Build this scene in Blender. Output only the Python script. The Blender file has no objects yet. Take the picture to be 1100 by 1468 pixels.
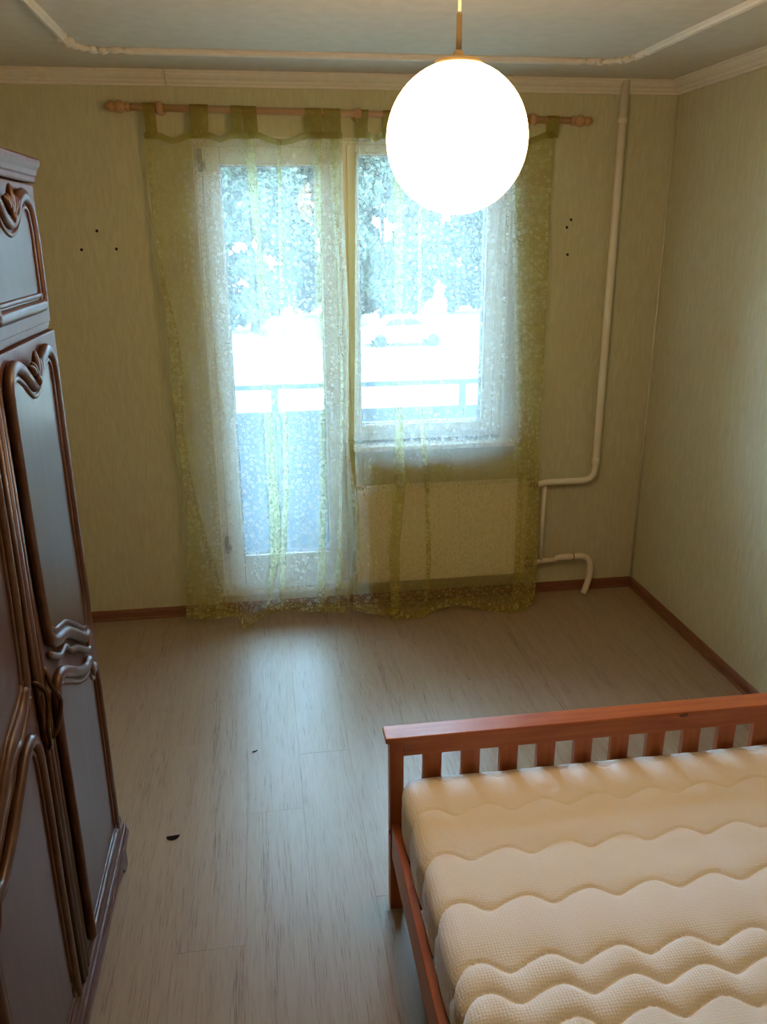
import bpy, bmesh, math, random
from mathutils import Vector, Matrix, noise
from mathutils.geometry import tessellate_polygon
random.seed(7)
S = bpy.context.scene
C = S.collection
PI = math.pi

# ------------------------------------------------------------------ camera
FPX, PITCH, YAW, ROLL = 1183.69, 0.326260, 0.144597, -0.006152
CAM = Vector((-1.95527, -3.95852, 1.85567))
cp, sp = math.cos(PITCH), math.sin(PITCH)
FWD = Vector((math.sin(YAW) * cp, math.cos(YAW) * cp, -sp))
R0 = Vector((math.cos(YAW), -math.sin(YAW), 0))
U0 = R0.cross(FWD)
RGT = math.cos(ROLL) * R0 + math.sin(ROLL) * U0
UPV = -math.sin(ROLL) * R0 + math.cos(ROLL) * U0
cd = bpy.data.cameras.new('camera')
cam = bpy.data.objects.new('camera', cd)
C.objects.link(cam)
cd.sensor_fit = 'VERTICAL'
cd.sensor_height = 36.0
cd.lens = 36.0 * FPX / 1468.0
cd.clip_start = 0.02
cd.clip_end = 500
M = Matrix((RGT, UPV, -FWD)).transposed().to_4x4()
M.translation = CAM
cam.matrix_world = M
S.camera = cam

# ------------------------------------------------------------------ sky, exposure
SKY = 40.0
w = bpy.data.worlds.new('world')
S.world = w
w.use_nodes = True
bg = w.node_tree.nodes['Background']
bg.inputs[0].default_value = (0.41, 0.62, 1.0, 1)
bg.inputs[1].default_value = SKY
LAMP_COLOR = (1.0, 0.60, 0.25)
LAMP_STRENGTH = 34.0
S.view_settings.view_transform = 'Standard'
S.view_settings.look = 'None'
S.view_settings.gamma = 1.0
S.view_settings.use_curve_mapping = False
S.view_settings.exposure = -0.38
S.cycles.transparent_max_bounces = 24
S.cycles.max_bounces = 10
S.cycles.sample_clamp_indirect = 12.0


def inv(px, py, axis, val):
    """world point seen at photo pixel (px,py) on the plane axis=val"""
    d = FWD + (px - 550) / FPX * RGT - (py - 734) / FPX * UPV
    k = 'xyz'.index(axis)
    return CAM + d * ((val - CAM[k]) / d[k])


# ------------------------------------------------------------------ material helpers
def new_mat(name):
    m = bpy.data.materials.new(name)
    m.use_nodes = True
    nt = m.node_tree
    return m, nt, nt.nodes['Principled BSDF']


def nd(nt, typ, **kw):
    n = nt.nodes.new(typ)
    for k, v in kw.items():
        setattr(n, k, v)
    return n


def setp(b, col=None, rough=None, metal=None, coat=None, spec=None, coat_rough=None):
    if col is not None:
        b.inputs['Base Color'].default_value = (*col, 1)
    if rough is not None:
        b.inputs['Roughness'].default_value = rough
    if metal is not None:
        b.inputs['Metallic'].default_value = metal
    if coat is not None:
        b.inputs['Coat Weight'].default_value = coat
    if coat_rough is not None:
        b.inputs['Coat Roughness'].default_value = coat_rough
    if spec is not None:
        b.inputs['Specular IOR Level'].default_value = spec


def noise_mat(name, c1, c2, scale=(1, 1, 1), nscale=5.0, detail=4.0, rough=0.6, bump=0.0, bdist=0.01, coat=0.0,
              spec=0.5, lo=0.3, hi=0.7, rand=False, coord='Object', coat_rough=0.1):
    """colour mixed by a stretched noise, optional bump"""
    m, nt, b = new_mat(name)
    tc = nd(nt, 'ShaderNodeTexCoord')
    mp = nd(nt, 'ShaderNodeMapping')
    mp.inputs['Scale'].default_value = scale
    nt.links.new(tc.outputs[coord], mp.inputs[0])
    vec = mp.outputs[0]
    if rand:
        oi = nd(nt, 'ShaderNodeObjectInfo')
        ml = nd(nt, 'ShaderNodeMath', operation='MULTIPLY')
        ml.inputs[1].default_value = 37.0
        nt.links.new(oi.outputs['Random'], ml.inputs[0])
        va = nd(nt, 'ShaderNodeVectorMath', operation='ADD')
        nt.links.new(vec, va.inputs[0])
        nt.links.new(ml.outputs[0], va.inputs[1])
        vec = va.outputs[0]
    no = nd(nt, 'ShaderNodeTexNoise')
    no.inputs['Scale'].default_value = nscale
    no.inputs['Detail'].default_value = detail
    nt.links.new(vec, no.inputs['Vector'])
    cr = nd(nt, 'ShaderNodeValToRGB')
    cr.color_ramp.elements[0].position = lo
    cr.color_ramp.elements[0].color = (*c1, 1)
    cr.color_ramp.elements[1].position = hi
    cr.color_ramp.elements[1].color = (*c2, 1)
    nt.links.new(no.outputs['Fac'], cr.inputs[0])
    nt.links.new(cr.outputs[0], b.inputs['Base Color'])
    setp(b, rough=rough, coat=coat, spec=spec, coat_rough=coat_rough)
    if bump:
        bu = nd(nt, 'ShaderNodeBump')
        bu.inputs['Strength'].default_value = bump
        bu.inputs['Distance'].default_value = bdist
        nt.links.new(no.outputs['Fac'], bu.inputs['Height'])
        nt.links.new(bu.outputs[0], b.inputs['Normal'])
    return m


def wallpaper():
    """pale sage wallpaper with fine vertical brush strokes"""
    m, nt, b = new_mat('sage_wallpaper')
    tc = nd(nt, 'ShaderNodeTexCoord')
    mp = nd(nt, 'ShaderNodeMapping')
    mp.inputs['Scale'].default_value = (60, 60, 11)
    nt.links.new(tc.outputs['Object'], mp.inputs[0])
    n1 = nd(nt, 'ShaderNodeTexNoise')
    n1.inputs['Scale'].default_value = 1.0
    n1.inputs['Detail'].default_value = 3
    n1.inputs['Distortion'].default_value = 0.8
    nt.links.new(mp.outputs[0], n1.inputs['Vector'])
    mp2 = nd(nt, 'ShaderNodeMapping')
    mp2.inputs['Scale'].default_value = (500, 500, 120)
    nt.links.new(tc.outputs['Object'], mp2.inputs[0])
    n2 = nd(nt, 'ShaderNodeTexNoise')
    n2.inputs['Scale'].default_value = 1.0
    nt.links.new(mp2.outputs[0], n2.inputs['Vector'])
    cr = nd(nt, 'ShaderNodeValToRGB')
    cr.color_ramp.elements[0].position = 0.38
    cr.color_ramp.elements[0].color = (0.53, 0.515, 0.345, 1)
    cr.color_ramp.elements[1].position = 0.70
    cr.color_ramp.elements[1].color = (0.595, 0.585, 0.415, 1)
    nt.links.new(n1.outputs['Fac'], cr.inputs[0])
    nt.links.new(cr.outputs[0], b.inputs['Base Color'])
    ad = nd(nt, 'ShaderNodeMath', operation='MULTIPLY_ADD')
    ad.inputs[1].default_value = 0.35
    nt.links.new(n2.outputs['Fac'], ad.inputs[0])
    nt.links.new(n1.outputs['Fac'], ad.inputs[2])
    bu = nd(nt, 'ShaderNodeBump')
    bu.inputs['Strength'].default_value = 0.4
    bu.inputs['Distance'].default_value = 0.004
    nt.links.new(ad.outputs[0], bu.inputs['Height'])
    nt.links.new(bu.outputs[0], b.inputs['Normal'])
    setp(b, rough=0.62, spec=0.35)
    return m


def laminate():
    """whitewashed oak laminate, grain along the plank (y)"""
    m, nt, b = new_mat('oak_laminate')
    tc = nd(nt, 'ShaderNodeTexCoord')
    oi = nd(nt, 'ShaderNodeObjectInfo')
    ml = nd(nt, 'ShaderNodeMath', operation='MULTIPLY')
    ml.inputs[1].default_value = 0.6
    nt.links.new(oi.outputs['Random'], ml.inputs[0])
    va = nd(nt, 'ShaderNodeVectorMath', operation='ADD')
    nt.links.new(tc.outputs['Object'], va.inputs[0])
    nt.links.new(ml.outputs[0], va.inputs[1])

    def stretched(sx, sy, detail, dist):
        mp = nd(nt, 'ShaderNodeMapping')
        mp.inputs['Scale'].default_value = (sx, sy, 1)
        nt.links.new(va.outputs[0], mp.inputs[0])
        n = nd(nt, 'ShaderNodeTexNoise')
        n.inputs['Scale'].default_value = 1
        n.inputs['Detail'].default_value = detail
        n.inputs['Distortion'].default_value = dist
        nt.links.new(mp.outputs[0], n.inputs['Vector'])
        return n
    fine = stretched(260, 11.0, 3, 0.4)
    broad = stretched(45, 2.0, 3, 0.6)
    ad = nd(nt, 'ShaderNodeMath', operation='MULTIPLY_ADD')
    ad.inputs[1].default_value = 0.65
    nt.links.new(fine.outputs['Fac'], ad.inputs[0])
    mb = nd(nt, 'ShaderNodeMath', operation='MULTIPLY')
    mb.inputs[1].default_value = 0.35
    nt.links.new(broad.outputs['Fac'], mb.inputs[0])
    nt.links.new(mb.outputs[0], ad.inputs[2])
    cr = nd(nt, 'ShaderNodeValToRGB')
    e = cr.color_ramp.elements
    e[0].position = 0.33
    e[0].color = (0.20, 0.130, 0.080, 1)
    e[1].position = 0.60
    e[1].color = (0.345, 0.25, 0.170, 1)
    k = e.new(0.44)
    k.color = (0.305, 0.218, 0.146, 1)
    nt.links.new(ad.outputs[0], cr.inputs[0])
    nt.links.new(cr.outputs[0], b.inputs['Base Color'])
    rr = nd(nt, 'ShaderNodeMapRange')
    rr.inputs['To Min'].default_value = 0.40
    rr.inputs['To Max'].default_value = 0.30
    nt.links.new(ad.outputs[0], rr.inputs[0])
    nt.links.new(rr.outputs[0], b.inputs['Roughness'])
    bu = nd(nt, 'ShaderNodeBump')
    bu.inputs['Strength'].default_value = 0.25
    bu.inputs['Distance'].default_value = 0.001
    nt.links.new(ad.outputs[0], bu.inputs['Height'])
    nt.links.new(bu.outputs[0], b.inputs['Normal'])
    setp(b, spec=0.5)
    return m


def sheer(name, base=0.28, flower=0.52, tcol=(0.94, 0.94, 0.79), scol=(0.60, 0.48, 0.08), fcol=(0.74, 0.67, 0.36), lcol=(0.86, 0.90, 0.74)):
    """sheer voile with small five-petalled woven flowers"""
    m, nt, b = new_mat(name)
    nt.nodes.remove(b)
    out = nt.nodes['Material Output']
    L = nt.links
    tc = nd(nt, 'ShaderNodeTexCoord')

    def flowers(scale, rmin, rmax, thin):
        vo = nd(nt, 'ShaderNodeTexVoronoi', voronoi_dimensions='2D')
        vo.inputs['Scale'].default_value = scale
        vo.inputs['Randomness'].default_value = 0.85
        L.new(tc.outputs['UV'], vo.inputs['Vector'])
        sub = nd(nt, 'ShaderNodeVectorMath', operation='SUBTRACT')
        L.new(tc.outputs['UV'], sub.inputs[0])
        L.new(vo.outputs['Position'], sub.inputs[1])
        sx = nd(nt, 'ShaderNodeSeparateXYZ')
        L.new(sub.outputs[0], sx.inputs[0])
        ln = nd(nt, 'ShaderNodeVectorMath', operation='LENGTH')
        L.new(sub.outputs[0], ln.inputs[0])
        at = nd(nt, 'ShaderNodeMath', operation='ARCTAN2')
        L.new(sx.outputs['Y'], at.inputs[0])
        L.new(sx.outputs['X'], at.inputs[1])
        sc = nd(nt, 'ShaderNodeSeparateColor')
        L.new(vo.outputs['Color'], sc.inputs[0])
        ang = nd(nt, 'ShaderNodeMath', operation='MULTIPLY_ADD')
        ang.inputs[1].default_value = 5
        L.new(at.outputs[0], ang.inputs[0])
        L.new(sc.outputs['Blue'], ang.inputs[2])
        co = nd(nt, 'ShaderNodeMath', operation='COSINE')
        L.new(ang.outputs[0], co.inputs[0])
        pet = nd(nt, 'ShaderNodeMath', operation='MULTIPLY_ADD')
        pet.inputs[1].default_value = 0.2
        pet.inputs[2].default_value = 0.8
        L.new(co.outputs[0], pet.inputs[0])
        rad = nd(nt, 'ShaderNodeMapRange')
        rad.inputs['To Min'].default_value = rmin
        rad.inputs['To Max'].default_value = rmax
        L.new(sc.outputs['Red'], rad.inputs[0])
        rr = nd(nt, 'ShaderNodeMath', operation='MULTIPLY')
        L.new(rad.outputs[0], rr.inputs[0])
        L.new(pet.outputs[0], rr.inputs[1])
        lt = nd(nt, 'ShaderNodeMath', operation='LESS_THAN')
        L.new(ln.outputs['Value'], lt.inputs[0])
        L.new(rr.outputs[0], lt.inputs[1])
        # small open centre
        hole = nd(nt, 'ShaderNodeMath', operation='MULTIPLY')
        hole.inputs[1].default_value = 0.26
        L.new(rad.outputs[0], hole.inputs[0])
        gt = nd(nt, 'ShaderNodeMath', operation='GREATER_THAN')
        L.new(ln.outputs['Value'], gt.inputs[0])
        L.new(hole.outputs[0], gt.inputs[1])
        mu = nd(nt, 'ShaderNodeMath', operation='MULTIPLY')
        L.new(lt.outputs[0], mu.inputs[0])
        L.new(gt.outputs[0], mu.inputs[1])
        m2 = nd(nt, 'ShaderNodeMath', operation='MULTIPLY')
        m2.inputs[1].default_value = thin
        L.new(mu.outputs[0], m2.inputs[0])
        return m2
    f1 = flowers(36, 0.004, 0.0115, 1.0)
    f2 = flowers(75, 0.001, 0.0052, 0.75)
    mx = nd(nt, 'ShaderNodeMath', operation='MAXIMUM')
    L.new(f1.outputs[0], mx.inputs[0])
    L.new(f2.outputs[0], mx.inputs[1])
    # weave variation
    no = nd(nt, 'ShaderNodeTexNoise')
    no.inputs['Scale'].default_value = 25
    L.new(tc.outputs['UV'], no.inputs['Vector'])
    vr = nd(nt, 'ShaderNodeMapRange')
    vr.inputs['To Min'].default_value = base - 0.04
    vr.inputs['To Max'].default_value = base + 0.04
    L.new(no.outputs['Fac'], vr.inputs[0])
    op = nd(nt, 'ShaderNodeMix')
    L.new(mx.outputs[0], op.inputs['Factor'])
    L.new(vr.outputs[0], op.inputs['A'])
    op.inputs['B'].default_value = flower
    col = nd(nt, 'ShaderNodeMix', data_type='RGBA')
    L.new(mx.outputs[0], col.inputs['Factor'])
    col.inputs['A'].default_value = (*scol, 1)
    col.inputs['B'].default_value = (*fcol, 1)
    tr = nd(nt, 'ShaderNodeBsdfTransparent')
    tr.inputs[0].default_value = (*tcol, 1)
    tl = nd(nt, 'ShaderNodeBsdfTranslucent')
    di = nd(nt, 'ShaderNodeBsdfDiffuse')
    tl.inputs[0].default_value = (*lcol, 1)
    L.new(col.outputs['Result'], di.inputs[0])
    ms = nd(nt, 'ShaderNodeMixShader')
    ms.inputs[0].default_value = 0.45
    L.new(tl.outputs[0], ms.inputs[1])
    L.new(di.outputs[0], ms.inputs[2])
    mt = nd(nt, 'ShaderNodeMixShader')
    L.new(op.outputs['Result'], mt.inputs[0])
    L.new(tr.outputs[0], mt.inputs[1])
    L.new(ms.outputs[0], mt.inputs[2])
    L.new(mt.outputs[0], out.inputs[0])
    return m


def pane_glass():
    m, nt, b = new_mat('window_glass')
    nt.nodes.remove(b)
    out = nt.nodes['Material Output']
    tr = nd(nt, 'ShaderNodeBsdfTransparent')
    tr.inputs[0].default_value = (0.95, 0.985, 0.99, 1)
    gl = nd(nt, 'ShaderNodeBsdfGlossy')
    gl.inputs['Roughness'].default_value = 0.0
    fr = nd(nt, 'ShaderNodeFresnel')
    fr.inputs['IOR'].default_value = 1.25
    mx = nd(nt, 'ShaderNodeMixShader')
    nt.links.new(fr.outputs[0], mx.inputs[0])
    nt.links.new(tr.outputs[0], mx.inputs[1])
    nt.links.new(gl.outputs[0], mx.inputs[2])
    nt.links.new(mx.outputs[0], out.inputs[0])
    return m


def quilt():
    m, nt, b = new_mat('knit_ticking')
    tc = nd(nt, 'ShaderNodeTexCoord')
    vo = nd(nt, 'ShaderNodeTexVoronoi')
    vo.inputs['Scale'].default_value = 150
    vo.inputs['Randomness'].default_value = 0.25
    nt.links.new(tc.outputs['Object'], vo.inputs['Vector'])
    bu = nd(nt, 'ShaderNodeBump', invert=True)
    bu.inputs['Strength'].default_value = 0.45
    bu.inputs['Distance'].default_value = 0.0025
    nt.links.new(vo.outputs['Distance'], bu.inputs['Height'])
    nt.links.new(bu.outputs[0], b.inputs['Normal'])
    setp(b, col=(0.90, 0.89, 0.88), rough=0.85, spec=0.2)
    b.inputs['Sheen Weight'].default_value = 0.15
    return m


def plain(name, col, rough=0.5, metal=0.0, coat=0.0, spec=0.5):
    m, nt, b = new_mat(name)
    setp(b, col=col, rough=rough, metal=metal, coat=coat, spec=spec)
    return m


def emit(name, col, strength):
    m, nt, b = new_mat(name)
    setp(b, col=(0.8, 0.8, 0.8), rough=0.3)
    b.inputs['Emission Color'].default_value = (*col, 1)
    b.inputs['Emission Strength'].default_value = strength
    return m


MT = dict(
    wall=wallpaper(),
    ceiling=noise_mat('ceiling_whitewash', (0.62, 0.585, 0.515), (0.68, 0.645, 0.57), (1, 1, 1), 18, 5, 0.9, 0.15, 0.002),
    foam=noise_mat('painted_foam', (0.72, 0.69, 0.62), (0.78, 0.75, 0.68), (1, 1, 1), 30, 3, 0.7, 0.1, 0.002),
    plank=laminate(),
    slab=plain('screed', (0.10, 0.07, 0.05), 0.9),
    base=noise_mat('brown_skirting', (0.16, 0.065, 0.035), (0.23, 0.10, 0.055), (3, 3, 40), 3, 4, 0.45, spec=0.4),
    upvc=plain('white_plastic_frame', (0.80, 0.82, 0.82), 0.35),
    gasket=plain('dark_rubber_gasket', (0.03, 0.03, 0.035), 0.6),
    reveal=plain('white_plaster_reveal', (0.76, 0.76, 0.73), 0.8),
    glass=pane_glass(),
    rad=plain('white_radiator_enamel', (0.82, 0.78, 0.70), 0.35),
    pipe=noise_mat('painted_pipe', (0.74, 0.70, 0.60), (0.80, 0.76, 0.67), (1, 1, 1), 12, 3, 0.4, 0.15, 0.003),
    valve=plain('dull_brass_valve', (0.20, 0.12, 0.05), 0.45, 0.6),
    rodwood=noise_mat('pine_curtain_rod', (0.42, 0.25, 0.11), (0.52, 0.33, 0.17), (4, 60, 60), 2, 3, 0.45),
    voile=sheer('olive_voile'),
    tab=sheer('olive_voile_tab', base=0.58, flower=0.7, scol=(0.46, 0.39, 0.10), fcol=(0.48, 0.41, 0.12), lcol=(0.45, 0.42, 0.16)),
    brass=plain('brushed_brass', (0.36, 0.29, 0.18), 0.45, 0.7),
    cord=plain('pale_cord', (0.62, 0.60, 0.54), 0.6),
    globe=emit('lit_opal_glass', LAMP_COLOR, LAMP_STRENGTH),
    bed=noise_mat('orange_stained_pine', (0.36, 0.082, 0.020), (0.50, 0.135, 0.036), (2, 26, 26), 2.2, 4, 0.38, coat=0.25, coat_rough=0.25, spec=0.4),
    bedv=noise_mat('orange_stained_pine_upright', (0.36, 0.082, 0.020), (0.50, 0.135, 0.036), (26, 26, 2), 2.2, 4, 0.38, coat=0.25, coat_rough=0.25, spec=0.4),
    bedy=noise_mat('orange_stained_pine_rail', (0.36, 0.082, 0.020), (0.50, 0.135, 0.036), (26, 2, 26), 2.2, 4, 0.38, coat=0.25, coat_rough=0.25, spec=0.4),
    knot=plain('pine_knot', (0.10, 0.03, 0.012), 0.4),
    quilt=quilt(),
    mahog=noise_mat('mahogany_veneer', (0.080, 0.036, 0.029), (0.115, 0.055, 0.045), (40, 40, 3), 1.5, 4, 0.45, coat=0.08, coat_rough=0.3, spec=0.35),
    mahogp=noise_mat('mahogany_panel', (0.062, 0.028, 0.023), (0.085, 0.040, 0.033), (30, 30, 2), 1.5, 4, 0.30, coat=0.12, coat_rough=0.12, spec=0.32),
    carve=noise_mat('carved_mahogany', (0.050, 0.018, 0.009), (0.095, 0.034, 0.015), (8, 8, 8), 3, 3, 0.42, coat=0.15, coat_rough=0.25),
    antique=plain('antique_brass', (0.09, 0.05, 0.025), 0.35, 0.8),
    hole=plain('drill_hole_dark', (0.012, 0.010, 0.008), 0.9),
    scrap=plain('dark_vinyl_scrap', (0.010, 0.009, 0.014), 0.95, spec=0.1),
    concrete=noise_mat('balcony_concrete', (0.40, 0.41, 0.42), (0.50, 0.51, 0.52), (1, 1, 1), 9, 5, 0.9, 0.2, 0.004),
    steel=plain('grey_painted_steel', (0.045, 0.07, 0.11), 0.5),
    bpanel=noise_mat('grey_blue_sheet', (0.036, 0.050, 0.066), (0.045, 0.062, 0.080), (1, 1, 1), 4, 3, 0.6),
    ground=noise_mat('pale_courtyard', (0.25, 0.215, 0.165), (0.31, 0.27, 0.21), (1, 1, 1), 0.4, 6, 0.95),
    kerb=plain('kerb_stone', (0.25, 0.26, 0.27), 0.9),
    leaf=noise_mat('tree_leaf', (0.036, 0.055, 0.036), (0.065, 0.092, 0.055), (1, 1, 1), 0.7, 3, 0.6, coord='Object'),
    bark=noise_mat('tree_bark', (0.06, 0.05, 0.04), (0.10, 0.085, 0.07), (6, 6, 1), 3, 4, 0.9, 0.4, 0.02),
    carpaint=plain('white_car_paint', (0.62, 0.64, 0.66), 0.25, coat=0.6),
    carglass=plain('dark_car_glass', (0.03, 0.04, 0.05), 0.1),
    tyre=plain('tyre_rubber', (0.02, 0.02, 0.02), 0.85),
)


# ------------------------------------------------------------------ mesh builder
class MB:
    def __init__(self):
        self.v, self.f, self.uv = [], [], None

    def add(self, vs, fs):
        n = len(self.v)
        self.v += [tuple(p) for p in vs]
        self.f += [tuple(i + n for i in f) for f in fs]
        return self

    def box(self, x0, x1, y0, y1, z0, z1):
        vs = [(x, y, z) for x in (x0, x1) for y in (y0, y1) for z in (z0, z1)]
        return self.add(vs, [(0, 1, 3, 2), (4, 6, 7, 5), (0, 4, 5, 1), (2, 3, 7, 6), (0, 2, 6, 4), (1, 5, 7, 3)])

    def tube(self, path, r, n=10, closed=False, cap=True, squash=None):
        """sweep a circle of radius r (number or list) along path"""
        P = [Vector(p) for p in path]
        N = len(P)
        rs = r if isinstance(r, (list, tuple)) else [r] * N
        vs, fs = [], []
        prev = None
        for i, p in enumerate(P):
            a = P[(i - 1) % N] if (closed or i > 0) else p
            c = P[(i + 1) % N] if (closed or i < N - 1) else p
            t = (c - a).normalized()
            if prev is None:
                ref = Vector((0, 0, 1)) if abs(t.z) < 0.9 else Vector((1, 0, 0))
                u = t.cross(ref).normalized()
            else:
                u = (prev - t * prev.dot(t))
                u = u.normalized() if u.length > 1e-6 else t.orthogonal().normalized()
            prev = u
            q = t.cross(u)
            for k in range(n):
                th = 2 * PI * k / n
                o = u * math.cos(th) * rs[i] + q * math.sin(th) * rs[i]
                if squash:
                    o = o - squash[0] * (o.dot(squash[0])) * (1 - squash[1])
                vs.append(p + o)
        segs = N if closed else N - 1
        for i in range(segs):
            j = (i + 1) % N
            for k in range(n):
                l = (k + 1) % n
                fs.append((i * n + k, i * n + l, j * n + l, j * n + k))
        if cap and not closed:
            fs.append(tuple(range(n))[::-1])
            fs.append(tuple((N - 1) * n + k for k in range(n)))
        return self.add(vs, fs)

    def lathe(self, prof, n=24, M4=None):
        """revolve (r,z) profile round z"""
        vs, fs = [], []
        for (r, z) in prof:
            for k in range(n):
                th = 2 * PI * k / n
                p = Vector((r * math.cos(th), r * math.sin(th), z))
                vs.append(M4 @ p if M4 else p)
        for i in range(len(prof) - 1):
            for k in range(n):
                l = (k + 1) % n
                fs.append((i * n + k, i * n + l, (i + 1) * n + l, (i + 1) * n + k))
        fs.append(tuple(range(n))[::-1])
        fs.append(tuple((len(prof) - 1) * n + k for k in range(n)))
        return self.add(vs, fs)

    def extrude(self, prof, a, b, frame):
        """prof [(p,q)] swept from a to b along an axis; frame(p,q,s)->xyz"""
        n = len(prof)
        vs = [frame(p, q, a) for p, q in prof] + [frame(p, q, b) for p, q in prof]
        fs = [(k, (k + 1) % n, n + (k + 1) % n, n + k) for k in range(n)]
        fs += [tuple(range(n))[::-1], tuple(range(n, 2 * n))]
        return self.add(vs, fs)

    def prism(self, pts, off):
        """closed outline pts (3D) given thickness by vector off"""
        n = len(pts)
        o = Vector(off)
        vs = [Vector(p) for p in pts] + [Vector(p) + o for p in pts]
        fs = [(k, (k + 1) % n, n + (k + 1) % n, n + k) for k in range(n)]
        if n > 6:
            for tri in tessellate_polygon([[Vector(p) for p in pts]]):
                fs += [tuple(tri)[::-1], tuple(i + n for i in tri)]
        else:
            fs += [tuple(range(n))[::-1], tuple(range(n, 2 * n))]
        return self.add(vs, fs)

    def ellipsoid(self, c, ax, n=10, m=6):
        """ax: three axis vectors"""
        vs, fs = [], []
        c = Vector(c)
        A = [Vector(a) for a in ax]
        for i in range(m + 1):
            th = PI * i / m
            for k in range(n):
                ph = 2 * PI * k / n
                vs.append(c + A[0] * (math.sin(th) * math.cos(ph)) + A[1] * (math.sin(th) * math.sin(ph)) + A[2] * math.cos(th))
        for i in range(m):
            for k in range(n):
                l = (k + 1) % n
                fs.append((i * n + k, (i + 1) * n + k, (i + 1) * n + l, i * n + l))
        return self.add(vs, fs)

    def mesh(self, name, smooth=False, fixn=True):
        me = bpy.data.meshes.new(name)
        me.from_pydata(self.v, [], self.f)
        if self.uv:
            ul = me.uv_layers.new(name='UVMap')
            for lp in me.loops:
                ul.data[lp.index].uv = self.uv[lp.vertex_index]
        if fixn:
            bm = bmesh.new()
            bm.from_mesh(me)
            bmesh.ops.recalc_face_normals(bm, faces=bm.faces)
            bm.to_mesh(me)
            bm.free()
        if smooth:
            me.shade_smooth() if hasattr(me, 'shade_smooth') else None
            for p in me.polygons:
                p.use_smooth = True
        me.update()
        return me

    def build(self, name, mat, parent=None, smooth=False, bevel=0.0, seg=2, fixn=True, autosmooth=None):
        me = self.mesh(name, smooth, fixn)
        me.materials.append(mat)
        o = bpy.data.objects.new(name, me)
        C.objects.link(o)
        if parent is not None:
            o.parent = parent
            o.matrix_parent_inverse = Matrix.Translation(parent.location).inverted() if parent.location.length else Matrix()
        if autosmooth is not None:
            me.set_sharp_from_angle(angle=autosmooth)
        if bevel:
            bv = o.modifiers.new('bevel', 'BEVEL')
            bv.width = bevel
            bv.segments = seg
            bv.limit_method = 'ANGLE'
            bv.angle_limit = math.radians(40)
        return o


def tag(o, label=None, cat=None, group=None, kind=None):
    if label:
        o['label'] = label
    if cat:
        o['category'] = cat
    if group:
        o['group'] = group
    if kind:
        o['kind'] = kind
    return o


def thing(name, loc, label, cat, group=None):
    o = bpy.data.objects.new(name, None)
    o.empty_display_size = 0.1
    C.objects.link(o)
    o.location = loc
    return tag(o, label, cat, group)


def smooth_path(pts, k=6, closed=False):
    """Catmull-Rom through pts"""
    P = [Vector(p) for p in pts]
    N = len(P)
    out = []
    for i in range(N if closed else N - 1):
        p0 = P[(i - 1) % N] if closed or i > 0 else P[0]
        p1, p2 = P[i], P[(i + 1) % N]
        p3 = P[(i + 2) % N] if closed or i < N - 2 else P[-1]
        for j in range(k):
            t = j / k
            out.append(0.5 * ((2 * p1) + (-p0 + p2) * t + (2 * p0 - 5 * p1 + 4 * p2 - p3) * t * t + (-p0 + 3 * p1 - 3 * p2 + p3) * t ** 3))
    if not closed:
        out.append(P[-1])
    return out


def interp(x, xs, ys):
    if x <= xs[0]:
        return ys[0]
    for i in range(1, len(xs)):
        if x <= xs[i]:
            t = (x - xs[i - 1]) / (xs[i] - xs[i - 1])
            return ys[i - 1] + (ys[i] - ys[i - 1]) * t
    return ys[-1]


# ------------------------------------------------------------------ room shell
XL, YB, H = -3.03, -4.35, 2.50
DX0, DX1, WX1 = -2.205, -1.56, -0.772     # door opening, window opening
DZ0, WZ0, OZ1 = 0.095, 0.868, 2.252
WT = 0.30

fl = MB().box(XL, 0, YB, 0, -0.2, -0.012).build('floor', MT['slab'])
tag(fl, 'pale oak laminate floor with planks running towards the balcony door', kind='structure')
# laminate planks
pw = -XL / 16
PL = 1.29
mesh_cache = {}


def plank_mesh(wd, ln):
    key = (round(wd, 4), round(ln, 4))
    if key not in mesh_cache:
        g, c = 0.0001, 0.0004
        a, l = wd / 2 - g, ln / 2 - g
        vs = [(sx * a, sy * l, z) for z in (-0.012, -c) for sx, sy in ((-1, -1), (1, -1), (1, 1), (-1, 1))]
        vs += [(sx * (a - c), sy * (l - c), 0) for sx, sy in ((-1, -1), (1, -1), (1, 1), (-1, 1))]
        fs = [(0, 1, 5, 4), (1, 2, 6, 5), (2, 3, 7, 6), (3, 0, 4, 7), (4, 5, 9, 8), (5, 6, 10, 9), (6, 7, 11, 10), (7, 4, 8, 11), (8, 9, 10, 11)]
        m = MB()
        m.add(vs, fs)
        me = m.mesh('plank')
        me.materials.append(MT['plank'])
        mesh_cache[key] = me
    return mesh_cache[key]


for i in range(16):
    y = 0.0 + [0.0, 0.43, 0.86][i % 3] + (0.12 if i % 2 else 0)
    xc = XL + (i + 0.5) * pw
    while y > YB:
        y0, y1 = max(y - PL, YB), min(y, 0.0)
        if y1 - y0 > 0.05:
            o = bpy.data.objects.new('plank', plank_mesh(pw, y1 - y0))
            C.objects.link(o)
            o.location = (xc, (y0 + y1) / 2, 0)
            o.parent = fl
        y -= PL

cl = MB().box(XL - 0.2, 0.2, YB - 0.2, WT, H, H + 0.15).build('ceiling', MT['ceiling'])
tag(cl, 'matt off white ceiling', kind='structure')

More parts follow.
